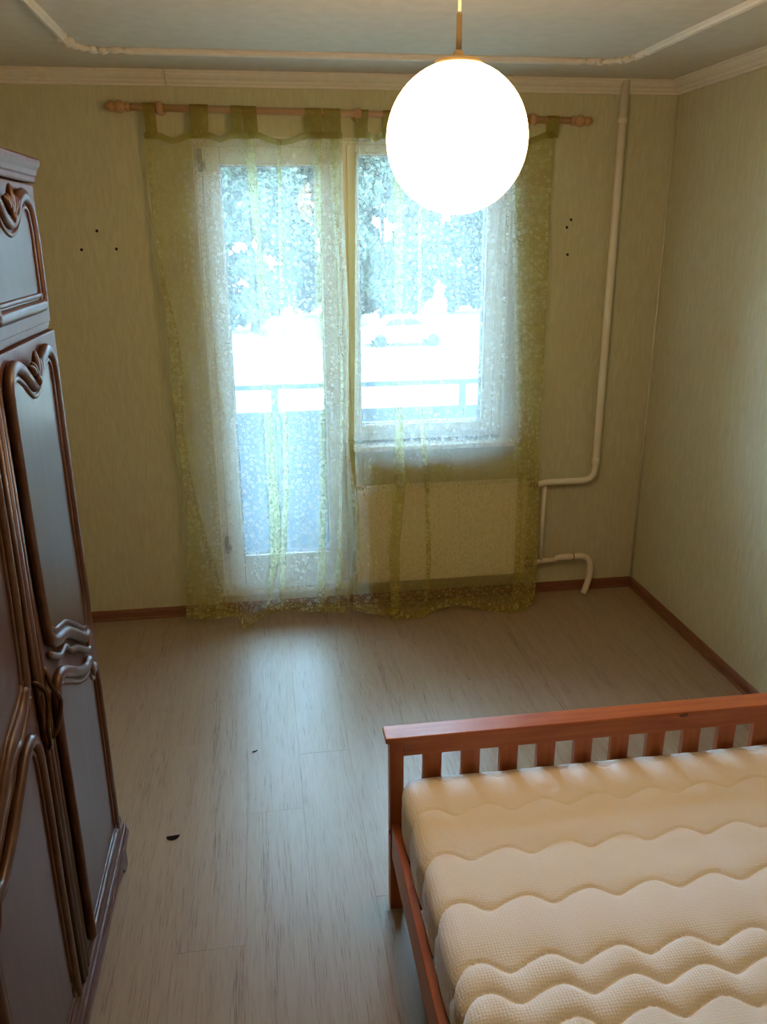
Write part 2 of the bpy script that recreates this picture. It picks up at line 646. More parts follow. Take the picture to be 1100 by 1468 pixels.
wf = MB()
wf.box(XL - 0.2, DX0, 0, WT, -0.2, H)
wf.box(WX1, 0.2, 0, WT, -0.2, H)
wf.box(DX0, WX1, 0, WT, OZ1, H)
wf.box(DX0, DX1, 0, WT, -0.2, DZ0)
wf.box(DX1, WX1, 0, WT, -0.2, WZ0)
wfo = wf.build('wall_far', MT['wall'])
tag(wfo, 'sage wallpapered wall around the balcony door and window', kind='structure')
for nm, bx_, lb in (('wall_right', (0, 0.2, YB, 0, -0.2, H), 'sage wallpapered wall beside the bed'),
                    ('wall_left', (XL - 0.2, XL, YB, 0, -0.2, H), 'sage wallpapered wall behind the wardrobe'),
                    ('wall_back', (XL - 0.2, 0.2, YB - 0.2, YB, -0.2, H), 'sage wallpapered wall at the head of the bed')):
    tag(MB().box(*bx_).build(nm, MT['wall']), lb, kind='structure')

# drilled holes in the far wall
for (px, py) in ((139, 331), (117, 358), (167, 357), (819, 315), (813, 326), (814, 365)):
    p = inv(px, py, 'y', 0)
    M4 = Matrix.Translation((p.x, 0.004, p.z)) @ Matrix.Rotation(PI / 2, 4, 'X')
    MB().lathe([(0.0065, 0.0), (0.0075, 0.0035), (0.0055, 0.0048), (0.003, 0.0046)], 10, M4).build('drill_hole', MT['hole'], wfo)

# baseboards
bprof = [(0, 0), (0.018, 0), (0.018, 0.008), (0.014, 0.014), (0.013, 0.040), (0.009, 0.050), (0.004, 0.054), (0, 0.054)]
tag(MB().extrude(bprof, XL, 0, lambda p, q, s: (s, -p, q)).build('baseboard_far', MT['base'], bevel=0.001), 'brown skirting board under the window wall', kind='structure')
tag(MB().extrude(bprof, YB, -0.018, lambda p, q, s: (-p, s, q)).build('baseboard_right', MT['base'], bevel=0.001), 'brown skirting board along the wall beside the bed', kind='structure')
tag(MB().extrude(bprof, YB, -0.018, lambda p, q, s: (XL + p, s, q)).build('baseboard_left', MT['base'], bevel=0.001), 'brown skirting board along the wardrobe wall', kind='structure')

# cornice: stepped foam cove; (p = out from wall, q = down from ceiling)
cprof = [(0, 0), (0.060, 0), (0.060, 0.007), (0.053, 0.010), (0.050, 0.018), (0.040, 0.027), (0.027, 0.034), (0.021, 0.043), (0.012, 0.047), (0.012, 0.056), (0, 0.057)]
xj = inv(236, 105, 'y', -0.03).x
trims = [
    ((XL, xj - 0.001), lambda p, q, s: (s, -p, H - q), 'white stepped foam cornice on the window wall, wardrobe end'),
    ((xj + 0.001, 0), lambda p, q, s: (s, -p, H - q), 'white stepped foam cornice on the window wall, pipe end'),
    ((YB, 0), lambda p, q, s: (-p, s, H - q), 'white stepped foam cornice above the bed wall'),
    ((YB, 0), lambda p, q, s: (XL + p, s, H - q), 'white stepped foam cornice above the wardrobe wall'),
]
ti = 1
for (a, b), fr, lb in trims:
    tag(MB().extrude(cprof, a, b, fr).build('trim_%d' % ti, MT['foam'], bevel=0.0015), lb, kind='structure')
    ti += 1

# ceiling frame moulding with carved corners
MXL, MXR, MYF, MYN = -2.570, -0.462, -0.452, -3.55
mprof = [(-0.017, 0), (-0.017, 0.007), (-0.011, 0.010), (-0.008, 0.017), (0.004, 0.020), (0.010, 0.013), (0.017, 0.009), (0.017, 0)]
CO = 0.21
segs = [
    ((MXL + CO, MXR - CO), lambda p, q, s: (s, MYF + p, H - q), 'white moulding strip on the ceiling, parallel to the window wall'),
    ((MYN, MYF - CO), lambda p, q, s: (MXL + p, s, H - q), 'white moulding strip on the ceiling, on the wardrobe side'),
    ((MYN, MYF - CO), lambda p, q, s: (MXR + p, s, H - q), 'white moulding strip on the ceiling, on the bed side'),
    ((MXL, MXR), lambda p, q, s: (s, MYN + p, H - q), 'white moulding strip on the ceiling, parallel to the back wall'),
]
for (a, b), fr, lb in segs:
    tag(MB().extrude(mprof, a, b, fr).build('trim_%d' % ti, MT['foam'], bevel=0.001), lb, kind='structure')
    ti += 1
for sx, cx, lb in ((1, MXL, 'carved leafy corner piece of the ceiling moulding, wardrobe side'), (-1, MXR, 'carved leafy corner piece of the ceiling moulding, bed side')):
    m = MB()
    pts = []
    # scrolled corner: out along the far strip, step in, round to the side strip
    raw = [(CO, 0), (0.165, 0.004), (0.13, -0.012), (0.10, 0.010), (0.068, 0.0), (0.052, -0.03), (0.022, -0.040), (0.014, -0.065),
           (-0.006, -0.10), (0.010, -0.13), (-0.004, -0.165), (0, -CO)]
    path = smooth_path([(cx + sx * a, MYF + b, H - 0.007) for a, b in raw], 5)
    rad = [0.013 + 0.005 * math.sin(i * 0.95) for i in range(len(path))]
    m.tube(path, rad, 8, squash=(Vector((0, 0, 1)), 0.85))
    for i in range(3, len(path) - 3, 4):
        p = path[i]
        t = (path[i + 1] - path[i - 1]).normalized()
        sd = Vector((-t.y, t.x, 0)) * (1 if (i // 4) % 2 else -1)
        m.ellipsoid(p + sd * 0.012, (t * 0.020, sd * 0.011, Vector((0, 0, 0.011))), 8, 5)
    tag(m.build('trim_%d' % ti, MT['foam'], smooth=True), lb, kind='structure')
    ti += 1

# pale bead in the far right corner
m = MB()
m.tube([(-0.004, -0.004, 0.05), (-0.004, -0.004, H - 0.05)], 0.0065, 8)
tag(m.build('trim_%d' % ti, plain('corner_bead', (0.58, 0.60, 0.46), 0.6), smooth=True), 'thin pale bead running up the corner beside the heating pipe', kind='structure')
ti += 1

# ------------------------------------------------------------------ balcony door and window
FY0, FY1 = 0.055, 0.125     # outer frame depth
LY0, LY1 = 0.040, 0.105     # leaf depth


def frame_rect(x0, x1, z0, z1, wl, wr, wb, wt, y0, y1):
    m = MB()
    m.box(x0, x0 + wl, y0, y1, z0, z1)
    m.box(x1 - wr, x1, y0, y1, z0, z1)
    m.box(x0 + wl, x1 - wr, y0, y1, z0, z0 + wb)
    m.box(x0 + wl, x1 - wr, y0, y1, z1 - wt, z1)
    return m


# door_1
do = frame_rect(DX0, DX1, DZ0, OZ1, 0.045, 0.035, 0.045, 0.045, FY0, FY1).build('door_1', MT['upvc'], bevel=0.004)
tag(do, 'white plastic glazed balcony door behind the voile curtain', kind='structure')
dl = (DX0 + 0.032, DX1 - 0.024, DZ0 + 0.034, OZ1 - 0.034)
GX0, GX1, GZ0, GZ1 = -2.092, -1.656, 0.292, 2.139
leaf = frame_rect(dl[0], dl[1], dl[2], dl[3], GX0 - dl[0], dl[1] - GX1, GZ0 - dl[2], dl[3] - GZ1, LY0, LY1).build('door_leaf', MT['upvc'], do, bevel=0.005)


def glazing(x0, x1, z0, z1, parent):
    e = 0.004
    frame_rect(x0 - 0.001, x1 + 0.001, z0 - 0.001, z1 + 0.001, e, e, e, e, 0.052, 0.098).build('gasket', MT['gasket'], parent)
    frame_rect(x0 - 0.012, x1 + 0.012, z0 - 0.012, z1 + 0.012, 0.0115, 0.0115, 0.0115, 0.0115, 0.036, 0.05).build('glazing_bead', MT['upvc'], parent, bevel=0.003)
    MB().box(x0, x1, 0.060, 0.064, z0, z1).build('glass_pane', MT['glass'], parent)
    MB().box(x0, x1, 0.084, 0.088, z0, z1).build('glass_pane', MT['glass'], parent)


glazing(GX0, GX1, GZ0, GZ1, leaf)
for zz in (0.36, 2.16):
    m = MB()
    m.tube([(DX0 + 0.028, 0.032, zz - 0.045), (DX0 + 0.028, 0.032, zz + 0.045)], 0.010, 10)
    m.tube([(DX0 + 0.028, 0.032, zz - 0.006), (DX0 + 0.028, 0.032, zz + 0.006)], 0.0115, 10)
    m.box(DX0 + 0.02, DX0 + 0.05, 0.034, 0.044, zz - 0.035, zz - 0.002)
    m.build('hinge', plain('hinge_cover', (0.30, 0.29, 0.26), 0.5), do, autosmooth=0.6)
hx = DX1 - 0.068
m = MB()
m.box(hx - 0.014, hx + 0.014, 0.030, 0.041, 1.02, 1.15)
m.tube(smooth_path([(hx, 0.035, 1.10), (hx, 0.008, 1.10), (hx, -0.004, 1.095), (hx, -0.008, 1.06), (hx, -0.008, 0.985)], 4), 0.009, 10)
m.build('door_handle', MT['upvc'], leaf, smooth=True)

# window_1
wo = frame_rect(DX1, WX1 + 0.0, WZ0, OZ1, 0.04, 0.055, 0.05, 0.032, FY0, FY1).build('window_1', MT['upvc'], bevel=0.004)
tag(wo, 'white plastic window beside the balcony door behind the voile curtain', kind='structure')
QX0, QX1, QZ0, QZ1 = -1.479, -0.875, 0.952, 2.186
wl_ = frame_rect(DX1 + 0.028, WX1 - 0.042, WZ0 + 0.036, OZ1 - 0.022, QX0 - DX1 - 0.028, WX1 - 0.042 - QX1, QZ0 - WZ0 - 0.036, OZ1 - 0.022 - QZ1, LY0, LY1).build('window_frame', MT['upvc'], wo, bevel=0.005)
glazing(QX0, QX1, QZ0, QZ1, wl_)
sill = MB().box(DX1 + 0.03, WX1 + 0.045, -0.085, FY0, WZ0 - 0.028, WZ0).build('window_sill', MT['upvc'], wo, bevel=0.008, seg=3)
# plaster reveals lining the opening
m = MB()
m.box(WX1 - 0.006, WX1 + 0.001, -0.001, FY0, WZ0, OZ1)
m.box(DX0 - 0.001, DX0 + 0.006, -0.001, FY0, DZ0, OZ1)
m.box(DX0, WX1, -0.001, FY0, OZ1 - 0.006, OZ1 + 0.001)
m.box(DX0, DX1, -0.004, FY0, DZ0 - 0.004, DZ0 + 0.004)
m.build('reveal', MT['reveal'], wo)

# ------------------------------------------------------------------ balcony and outdoors
bf = MB().box(-3.4, 0.4, WT, 1.30, -0.34, -0.17).build('balcony_floor', MT['concrete'])
tag(bf, 'concrete balcony slab outside the door', kind='structure')
BY = 1.2
rl = thing('balcony_railing', (-1.5, BY, -0.17), 'dark steel balcony railing with a solid grey blue sheet below', 'railing')
MB().box(-3.35, 0.35, BY - 0.02, BY + 0.025, 0.935, 0.968).build('handrail', MT['steel'], rl, bevel=0.004)
for x in (-3.086, -1.886, -0.686, 0.30):
    MB().box(x - 0.022, x + 0.022, BY - 0.012, BY + 0.02, -0.17, 0.935).build('post', MT['steel'], rl, bevel=0.003)
for x0, x1 in ((-3.35, -1.89), (-1.882, -0.69), (-0.682, 0.35)):
    MB().box(x0, x1, BY - 0.028, BY - 0.014, -0.165, 0.80).build('sheet_panel', MT['bpanel'], rl, bevel=0.002)

GZ = -3.5
g = MB().box(-70, 90, 1.6, 130, GZ - 0.3, GZ).build('ground', MT['ground'])
tag(g, 'pale courtyard ground below the balcony', kind='structure')
k = MB().box(-40, 60, 33.6, 33.9, GZ, GZ + 0.14).build('kerb', MT['kerb'])
tag(k, 'long stone kerb crossing the courtyard', kind='structure')


def crown_mesh(seed, n=21000, size=0.36):
    rnd = random.Random(seed)
    m = MB()
    clumps = []
    for i in range(70):
        th, u = rnd.uniform(0, 2 * PI), rnd.uniform(0.0, 1)
        zz = 1.0 + 8.6 * u
        rr = (2.9 - 1.8 * abs(u - 0.38) ** 1.2 * 1.7) * math.sqrt(rnd.uniform(0.15, 1))
        clumps.append((Vector((rr * math.cos(th), rr * math.sin(th), zz)), rnd.uniform(0.55, 1.05)))
    for i in range(n):
        c, r = rnd.choice(clumps)
        d = Vector((rnd.gauss(0, 1), rnd.gauss(0, 1), rnd.gauss(0, 1))).normalized() * r * rnd.uniform(0.35, 1) ** 0.5
        p = c + d
        a = Vector((rnd.gauss(0, 1), rnd.gauss(0, 1), rnd.gauss(0, 1))).normalized()
        b = a.orthogonal().normalized()
        s = size * rnd.uniform(0.6, 1.2)
        m.add([p - a * s * 0.6, p + b * s * 0.32, p + a * s * 0.6, p - b * s * 0.32], [(0, 1, 2, 3)])
    me = m.mesh('foliage', fixn=False)
    me.materials.append(MT['leaf'])
    return me


def trunk_mesh():
    m = MB()
    m.tube(smooth_path([(0, 0, 0), (0.05, 0.02, 1.6), (-0.05, 0.06, 3.6), (0.05, 0, 6.5)], 4), [0.26 - 0.018 * i for i in range(13)], 10)
    for a in range(5):
        th = a * 1.26
        z = 2.4 + a * 0.7
        m.tube(smooth_path([(0, 0, z), (0.8 * math.cos(th), 0.8 * math.sin(th), z + 0.7), (1.7 * math.cos(th), 1.7 * math.sin(th), z + 1.9)], 3), [0.11, 0.10, 0.085, 0.07, 0.055, 0.04, 0.03], 7)
    me = m.mesh('trunk', True)
    me.materials.append(MT['bark'])
    return me


crowns = [crown_mesh(3), crown_mesh(11)]
tm = trunk_mesh()
tree_spots = [(-9.0, 47, 1.05, 'leafy tree beyond the kerb, furthest towards the wardrobe side'),
              (-2.2, 45, 1.12, 'broad leafy tree beyond the kerb, in the hinge half of the balcony door glass'),
              (2.6, 53, 1.05, 'tree standing well back from the kerb, between the two broad trees'),
              (5.3, 45.5, 1.05, 'broad leafy tree beyond the kerb, straight behind the parked car'),
              (11.6, 55, 1.2, 'tall tree set back from the kerb, behind the end of the parked car'),
              (13.4, 44, 1.10, 'leafy tree beyond the kerb, past the window on the bed side')]
for i, (x, y, s, lb) in enumerate(tree_spots):
    t = thing('tree', (x, y, GZ), lb, 'tree', 'trees beyond the courtyard')
    t.scale = (s, s, s)
    t.rotation_euler = (0, 0, i * 1.9)
    for nm, me in (('foliage', crowns[i % 2]), ('trunk', tm)):
        o = bpy.data.objects.new(nm, me)
        C.objects.link(o)
        o.parent = t
        if nm == 'foliage':
            o['kind'] = 'stuff'

# parked car, only a pale blur beyond the railing
cx, cy = 5.2, 37.5
car = thing('parked_car', (cx, cy, GZ), 'white car parked on the courtyard beyond the balcony railing', 'car')
prof = [(-2.1, 0.35), (-2.15, 0.75), (-1.95, 0.92), (-1.35, 1.0), (-0.85, 1.42), (0.35, 1.47), (1.05, 1.08), (1.95, 0.92), (2.12, 0.6), (2.08, 0.35)]
MB().prism([(cx + a, cy - 0.82, GZ + b) for a, b in prof], (0, 1.64, 0)).build('car_body', MT['carpaint'], car, bevel=0.06, seg=3)
for pr in ([(-1.15, 1.04), (-0.78, 1.36), (-0.25, 1.39), (-0.25, 1.04)], [(-0.17, 1.04), (-0.17, 1.39), (0.30, 1.40), (0.85, 1.08)]):
    MB().prism([(cx + a, cy - 0.835, GZ + b) for a, b in pr], (0, 1.67, 0)).build('side_window', MT['carglass'], car)
for a in (-1.35, 1.3):
    for b in (-0.84, 0.66):
        M4 = Matrix.Translation((cx + a, cy + b + 0.18, GZ + 0.32)) @ Matrix.Rotation(PI / 2, 4, 'X')
        MB().lathe([(0.18, 0.0), (0.30, 0.0), (0.32, 0.03), (0.32, 0.15), (0.30, 0.18), (0.18, 0.17)], 18, M4).build('wheel', MT['tyre'], car, autosmooth=0.6)

# ------------------------------------------------------------------ radiator and pipes
RX0, RX1, RZ0, RZ1 = -1.532, -0.658, 0.165, 0.662
rad = thing('radiator', ((RX0 + RX1) / 2, -0.09, RZ0), 'white steel panel radiator under the window behind the voile curtain', 'radiator')
RYF, RYB = -0.132, -0.045


def pressed_panel(y, sgn):
    """pressed steel face with shallow vertical flutes"""
    n = 25
    m = MB()
    step = (RX1 - RX0 - 0.012) / n
    prof = []
    x = RX0 + 0.006
    prof.append((x, 0))
    for i in range(n):
        a = x + i * step
        prof += [(a + step * 0.28, 0), (a + step * 0.40, 0.0008), (a + step * 0.86, 0.0008), (a + step * 0.98, 0)]
    prof.append((RX1 - 0.006, 0))
    vs, fs = [], []
    zs = [(RZ0 + 0.006, 0), (RZ0 + 0.03, 0), (RZ0 + 0.045, 1), (RZ1 - 0.062, 1), (RZ1 - 0.047, 0), (RZ1 - 0.016, 0)]
    for (z, kk) in zs:
        for (px, d) in prof:
            vs.append((px, y + sgn * d * kk, z))
    L = len(prof)
    for j in range(len(zs) - 1):
        for i in range(L - 1):
            fs.append((j * L + i, j * L + i + 1, (j + 1) * L + i + 1, (j + 1) * L + i))
    m.add(vs, fs)
    m.box(RX0 + 0.0065, RX1 - 0.0065, min(y - sgn * 0.001, y - sgn * 0.012), max(y, y - sgn * 0.012), RZ0 + 0.004, RZ1 - 0.014)
    return m


pressed_panel(RYF + 0.004, -1).build('front_panel', MT['rad'], rad, autosmooth=0.5)
MB().box(RX0 + 0.006, RX1 - 0.006, RYB - 0.014, RYB, RZ0, RZ1 - 0.012).build('rear_panel', MT['rad'], rad, bevel=0.003)
for x0 in (RX0, RX1 - 0.006):
    MB().box(x0, x0 + 0.006, RYF + 0.003, RYB, RZ0 + 0.01, RZ1).build('side_cover', MT['rad'], rad, bevel=0.003)
gr = MB()
gr.box(RX0, RX1, RYF, RYF + 0.012, RZ1 - 0.018, RZ1)
gr.box(RX0, RX1, RYB - 0.012, RYB, RZ1 - 0.018, RZ1)
gr = gr.build('top_grille', MT['rad'], rad, bevel=0.003)
ns = 56
sm = MB().box(-0.0024, 0.0024, RYF + 0.012, RYB - 0.012, RZ1 - 0.006, RZ1 - 0.001).mesh('grille_bar')
sm.materials.append(MT['rad'])
for i in range(ns):
    o = bpy.data.objects.new('grille_bar', sm)
    C.objects.link(o)
    o.parent = gr
    o.matrix_parent_inverse = Matrix()
    o.location = (RX0 + 0.012 + (RX1 - RX0 - 0.024) * i / (ns - 1), 0, 0)
MB().box(RX0 + 0.01, RX1 - 0.01, RYF + 0.03, RYB - 0.03, RZ0 + 0.03, RZ1 - 0.03).build('convector_fins', MT['rad'], rad)
for x in (RX0 + 0.14, RX1 - 0.14):
    MB().box(x - 0.015, x + 0.015, RYB, 0, RZ0 + 0.05, RZ1 - 0.08).build('wall_bracket', MT['rad'], rad)
PR, PR2 = 0.0165, 0.0125
PY = -0.045
zt = 0.632
for z, nm in ((zt, 'valve'), (0.198, 'valve')):
    m = MB()
    Mx = Matrix.Translation((RX1, PY - 0.03, z)) @ Matrix.Rotation(PI / 2, 4, 'Y')
    m.lathe([(0.012, 0), (0.012, 0.012), (0.019, 0.014), (0.019, 0.030), (0.014, 0.032), (0.014, 0.044), (0.019, 0.046), (0.019, 0.058), (0.013, 0.06)], 12, Mx)
    m.lathe([(0.013, 0.0), (0.017, 0.010), (0.017, 0.034), (0.012, 0.038)], 12, Matrix.Translation((RX1 + 0.026, PY - 0.03, z)))
    m.build(nm, MT['valve'], rad, autosmooth=0.5)

pp = thing('heating_pipe', (-0.277, PY, 0), 'white painted heating pipe rising from the radiator to the ceiling', 'pipe')
# riser with elbow to the radiator
px0 = -0.277
rp = [(px0, PY, H - 0.005), (px0, PY, 1.6), (px0, PY, 0.75), (px0, PY, zt + 0.075), (px0 - 0.006, PY, zt + 0.035), (px0 - 0.028, PY, zt + 0.008), (px0 - 0.065, PY, zt), (-0.53, PY, zt), (RX1 + 0.062, PY - 0.03, zt)]
MB().tube(rp, [0.0185, 0.0185, 0.0185, PR, PR, PR, PR, PR, PR], 14).build('riser', MT['pipe'], pp, smooth=True)
MB().lathe([(0.0185, 0), (0.0215, 0.003), (0.0215, 0.03), (0.0185, 0.034)], 14, Matrix.Translation((px0, PY, zt + 0.085))).build('coupling', MT['pipe'], pp, smooth=True)
MB().lathe([(0.019, 0), (0.021, 0.002), (0.021, 0.02), (0.019, 0.024)], 14, Matrix.Translation((px0, PY, 2.32))).build('coupling', MT['pipe'], pp, smooth=True)
xb = -0.546
MB().tube([(xb + 0.002, PY, zt), (xb, PY, 0.4), (xb + 0.002, PY, 0.198)], PR2, 12).build('bypass', MT['pipe'], pp, smooth=True)
MB().tube([(RX1 + 0.062, PY - 0.03, 0.196), (-0.545, PY, 0.196), (-0.455, PY, 0.199)], 0.0135, 12).build('return_stub', MT['pipe'], pp, smooth=True)
bend = smooth_path([(-0.462, PY, 0.197), (-0.450, PY - 0.004, 0.210), (-0.42, PY - 0.006, 0.213), (-0.36, PY - 0.006, 0.213), (-0.315, PY - 0.006, 0.212), (-0.283, PY - 0.008, 0.196), (-0.268, PY - 0.010, 0.160), (-0.268, PY - 0.012, 0.105), (-0.279, PY - 0.014, 0.05), (-0.296, PY - 0.018, 0.0)], 4)
MB().tube(bend, [0.0135] * 4 + [0.0165] * (len(bend) - 4), 14).build('return_bend', MT['pipe'], pp, smooth=True)
for dx in (-0.40, -0.368):
    Mx = Matrix.Translation((dx, PY - 0.006, 0.213)) @ Matrix.Rotation(PI / 2, 4, 'Y')
    MB().lathe([(0.0165, 0), (0.0190, 0.002), (0.0190, 0.012 if dx < -0.39 else 0.004), (0.0165, 0.014 if dx < -0.39 else 0.006)], 14, Mx).build('coupling', MT['pipe'] if dx < -0.39 else MT['valve'], pp, smooth=True)

# ------------------------------------------------------------------ curtain rod
ra, rb = inv(150, 152, 'y', -0.08), inv(850, 174, 'y', -0.08)
rod = thing('curtain_rod', (ra.x, -0.08, ra.z), 'turned pine curtain rod with beaded finials above the window', 'curtain rod')
rdir = (rb - ra).normalized()


def rodpt(x):
    t = (x - ra.x) / (rb.x - ra.x)
    return ra + (rb - ra) * t


MB().tube([rodpt(ra.x + 0.10), rodpt(rb.x - 0.10)], 0.0145, 14).build('pole', MT['rodwood'], rod, smooth=True)
fprof = [(0.0145, 0), (0.021, 0.004), (0.021, 0.012), (0.015, 0.016), (0.015, 0.022), (0.023, 0.030), (0.026, 0.040), (0.023, 0.052), (0.014, 0.060), (0.014, 0.064), (0.019, 0.068), (0.020, 0.076), (0.017, 0.086), (0.008, 0.096), (0.002, 0.100)]
for sgn, x in ((-1, ra.x + 0.10), (1, rb.x - 0.10)):
    q = Vector((0, 0, 1)).rotation_difference(rdir * sgn).to_matrix().to_4x4()
    MB().lathe(fprof, 16, Matrix.Translation(rodpt(x)) @ q).build('finial', MT['rodwood'], rod, smooth=True)
for xx in (inv(228, 152, 'y', -0.08).x, -1.49, inv(764, 172, 'y', -0.08).x):
    p = rodpt(xx)
    q = Vector((0, 0, 1)).rotation_difference(rdir).to_matrix().to_4x4()
    m = MB()
    m.lathe([(0.0145, -0.014), (0.024, -0.012), (0.0255, 0), (0.024, 0.012), (0.0145, 0.014)], 16, Matrix.Translation(p) @ q)
    m.tube([(p.x, p.y + 0.01, p.z + 0.004), (p.x, -0.012, p.z + 0.004)], 0.012, 10)
    M4 = Matrix.Translation((p.x, -0.0005, p.z + 0.004)) @ Matrix.Rotation(PI / 2, 4, 'X')
    m.lathe([(0.026, 0), (0.026, 0.008), (0.016, 0.016)], 16, M4)
    m.build('bracket', MT['rodwood'], rod, smooth=True)

# ------------------------------------------------------------------ voile curtains
NT = 70


def curtain(label, cols, tabs, seed, depth, nsub=9):
    rnd = random.Random(seed)
    root = thing('curtain', (0, -0.1, 0), label, 'curtain', 'olive voile curtains on the rod')
    tc_ = [(a + b) / 2 for a, b in tabs]
    th_ = [(b - a) / 2 for a, b in tabs]

    def top_py(px):
        return 189.0
    grid = []
    for ti_ in range(NT + 1):
        t = ti_ / NT
        row = []
        for pts, yo in cols:
            xs = [p[0] for p in pts]
            ys = [p[1] for p in pts]
            py0 = top_py(xs[0])
            py = py0 + (ys[-1] - py0) * t
            px = interp(py, ys, xs)
            Y = -0.088 - depth * t + yo * (0.35 + 0.65 * min(1, t * 4)) * (1 if t < 0.97 else 1.1)
            p = inv(px, py, 'y', Y)
            if p.z < 0.006:
                p = inv(px, py, 'z', 0.006 + 0.004 * abs(yo) * 20)
            row.append(p)
        # subdivide columns
        fine = []
        for i in range(len(row) - 1):
            for j in range(nsub):
                u = j / nsub
                fine.append(row[i].lerp(row[i + 1], u))
        fine.append(row[-1])
        for _ in range(2):
            fine = [fine[0]] + [fine[i] * 0.5 + (fine[i - 1] + fine[i + 1]) * 0.25 for i in range(1, len(fine) - 1)] + [fine[-1]]
        grid.append(fine)
    nc = len(grid[0])
    # the heading sags between the tabs
    spans = [(inv(a, 190, 'y', -0.088).x, inv(b, 190, 'y', -0.088).x) for a, b in tabs]
    for ti_ in range(12):
        for j in range(nc):
            x = grid[ti_][j].x
            dd = min(max(0.0, a - x, x - b) for a, b in spans)
            grid[ti_][j].z -= 0.034 * (1 - math.exp(-(dd / 0.06) ** 1.3)) * (1 - ti_ / 12)
    # fine gathers
    for ti_ in range(NT + 1):
        t = ti_ / NT
        for j in range(nc):
            p = grid[ti_][j]
            a = noise.noise((j * 0.33 + seed * 7, t * 2.2, 0.3))
            b = noise.noise((j * 0.11 + seed * 3, t * 3.5, 5.3))
            p = p + Vector((0.002 * b, 0.009 * a + 0.010 * b * t, 0))
            p.z = max(p.z, 0.004)
            grid[ti_][j] = p
    us = [0.0]
    mid = grid[NT // 2]
    for j in range(1, nc):
        us.append(us[-1] + (mid[j] - mid[j - 1]).length)
    def sheet(r0, r1, c0, c1, name, mat, off=0.0):
        m = MB()
        vs, uv, fs = [], [], []
        W = c1 - c0
        for i in range(r0, r1):
            for j in range(c0, c1):
                p = grid[i][j]
                vs.append((p.x, p.y + off, p.z))
                uv.append((us[j] + seed, p.z))
        for i in range(r1 - r0 - 1):
            for j in range(W - 1):
                fs.append((i * W + j, i * W + j + 1, (i + 1) * W + j + 1, (i + 1) * W + j))
        m.add(vs, fs)
        m.uv = uv
        return m.build(name, mat, root, smooth=True, fixn=False)
    sheet(0, NT + 1, 0, nc, 'drape', MT['voile'])
    sheet(0, 2, 0, nc, 'heading_hem', MT['tab'], -0.0015)
    sheet(NT - 1, NT + 1, 0, nc, 'bottom_hem', MT['voile'], -0.0015)
    sheet(0, NT + 1, 0, 3, 'side_hem', MT['voile'], -0.002)
    sheet(0, NT + 1, nc - 3, nc, 'side_hem', MT['voile'], -0.002)
    # tab loops over the rod
    for a, b in tabs:
        pa, pb = inv(a, 190, 'y', -0.088), inv(b, 190, 'y', -0.088)
        zc = rodpt((pa.x + pb.x) / 2).z
        R = 0.0175
        prof = [(-0.090, pa.z - 0.022), (-0.091, pa.z), (-0.093, pa.z + 0.04)]
        for k in range(9):
            th = PI - PI * k / 8
            prof.append((-0.08 + R * math.cos(th), zc + R * math.sin(th)))
        prof += [(-0.075, pa.z + 0.04), (-0.083, pa.z), (-0.085, pa.z - 0.018)]
        m = MB()
        vs, uv, fs = [], [], []
        K = 5
        sk = rnd.uniform(-0.006, 0.006)
        for i, (yy, zz) in enumerate(prof):
            for j in range(K):
                u = j / (K - 1)
                vs.append((pa.x + (pb.x - pa.x) * u + sk * (zz - pa.z) / 0.1, yy - 0.003 * math.sin(PI * u), zz))
                uv.append((pa.x + (pb.x - pa.x) * u, i * 0.03))
        for i in range(len(prof) - 1):
            for j in range(K - 1):
                fs.append((i * K + j, i * K + j + 1, (i + 1) * K + j + 1, (i + 1) * K + j))
        m.add(vs, fs)
        m.uv = uv
        m.build('tab_loop', MT['tab'], root, smooth=True, fixn=False)
    return root


left_cols = [
    ([(214, 190), (222, 300), (237, 406), (251, 458), (263, 527), (263, 610), (272, 671), (286, 736), (320, 848), (328, 884)], 0.022),
    ([(205, 190), (215, 285), (232, 423), (242, 527), (245, 566), (263, 718), (266, 798), (262, 886)], 0.0),
    ([(243, 190), (262, 400), (283, 600), (298, 750), (306, 888)], -0.022),
    ([(292, 190), (302, 400), (322, 600), (336, 750), (340, 882)], 0.010),
    ([(345, 190), (352, 270), (366, 400), (372, 520), (378, 640), (388, 736), (386, 800), (370, 850), (350, 904)], -0.030),
    ([(366, 190), (370, 250), (380, 400), (388, 520), (395, 644), (404, 736), (405, 792), (396, 829), (384, 878)], -0.062),
    ([(346, 190), (354, 270), (367, 400), (373, 520), (378, 640), (385, 760), (385, 810), (382, 860), (376, 884)], -0.010),
    ([(404, 190), (408, 400), (412, 520), (416, 700), (408, 874)], -0.024),
    ([(396, 190), (399, 400), (402, 520), (404, 700), (398, 872)], 0.002),
    ([(464, 190), (464, 400), (467, 520), (471, 700), (468, 880)], -0.030),
    ([(446, 190), (448, 300), (449, 400), (453, 520), (456, 700), (452, 878)], 0.005),
    ([(488, 190), (488, 300), (490, 400), (494, 520), (492, 700), (490, 830), (488, 878)], -0.040),
    ([(470, 190), (475, 300), (483, 400), (488, 500), (486, 700), (478, 876)], -0.004),
    ([(491, 190), (492, 270), (497, 390), (500, 450), (500, 640), (509, 705), (517, 783), (507, 829), (499, 880)], -0.034),
]
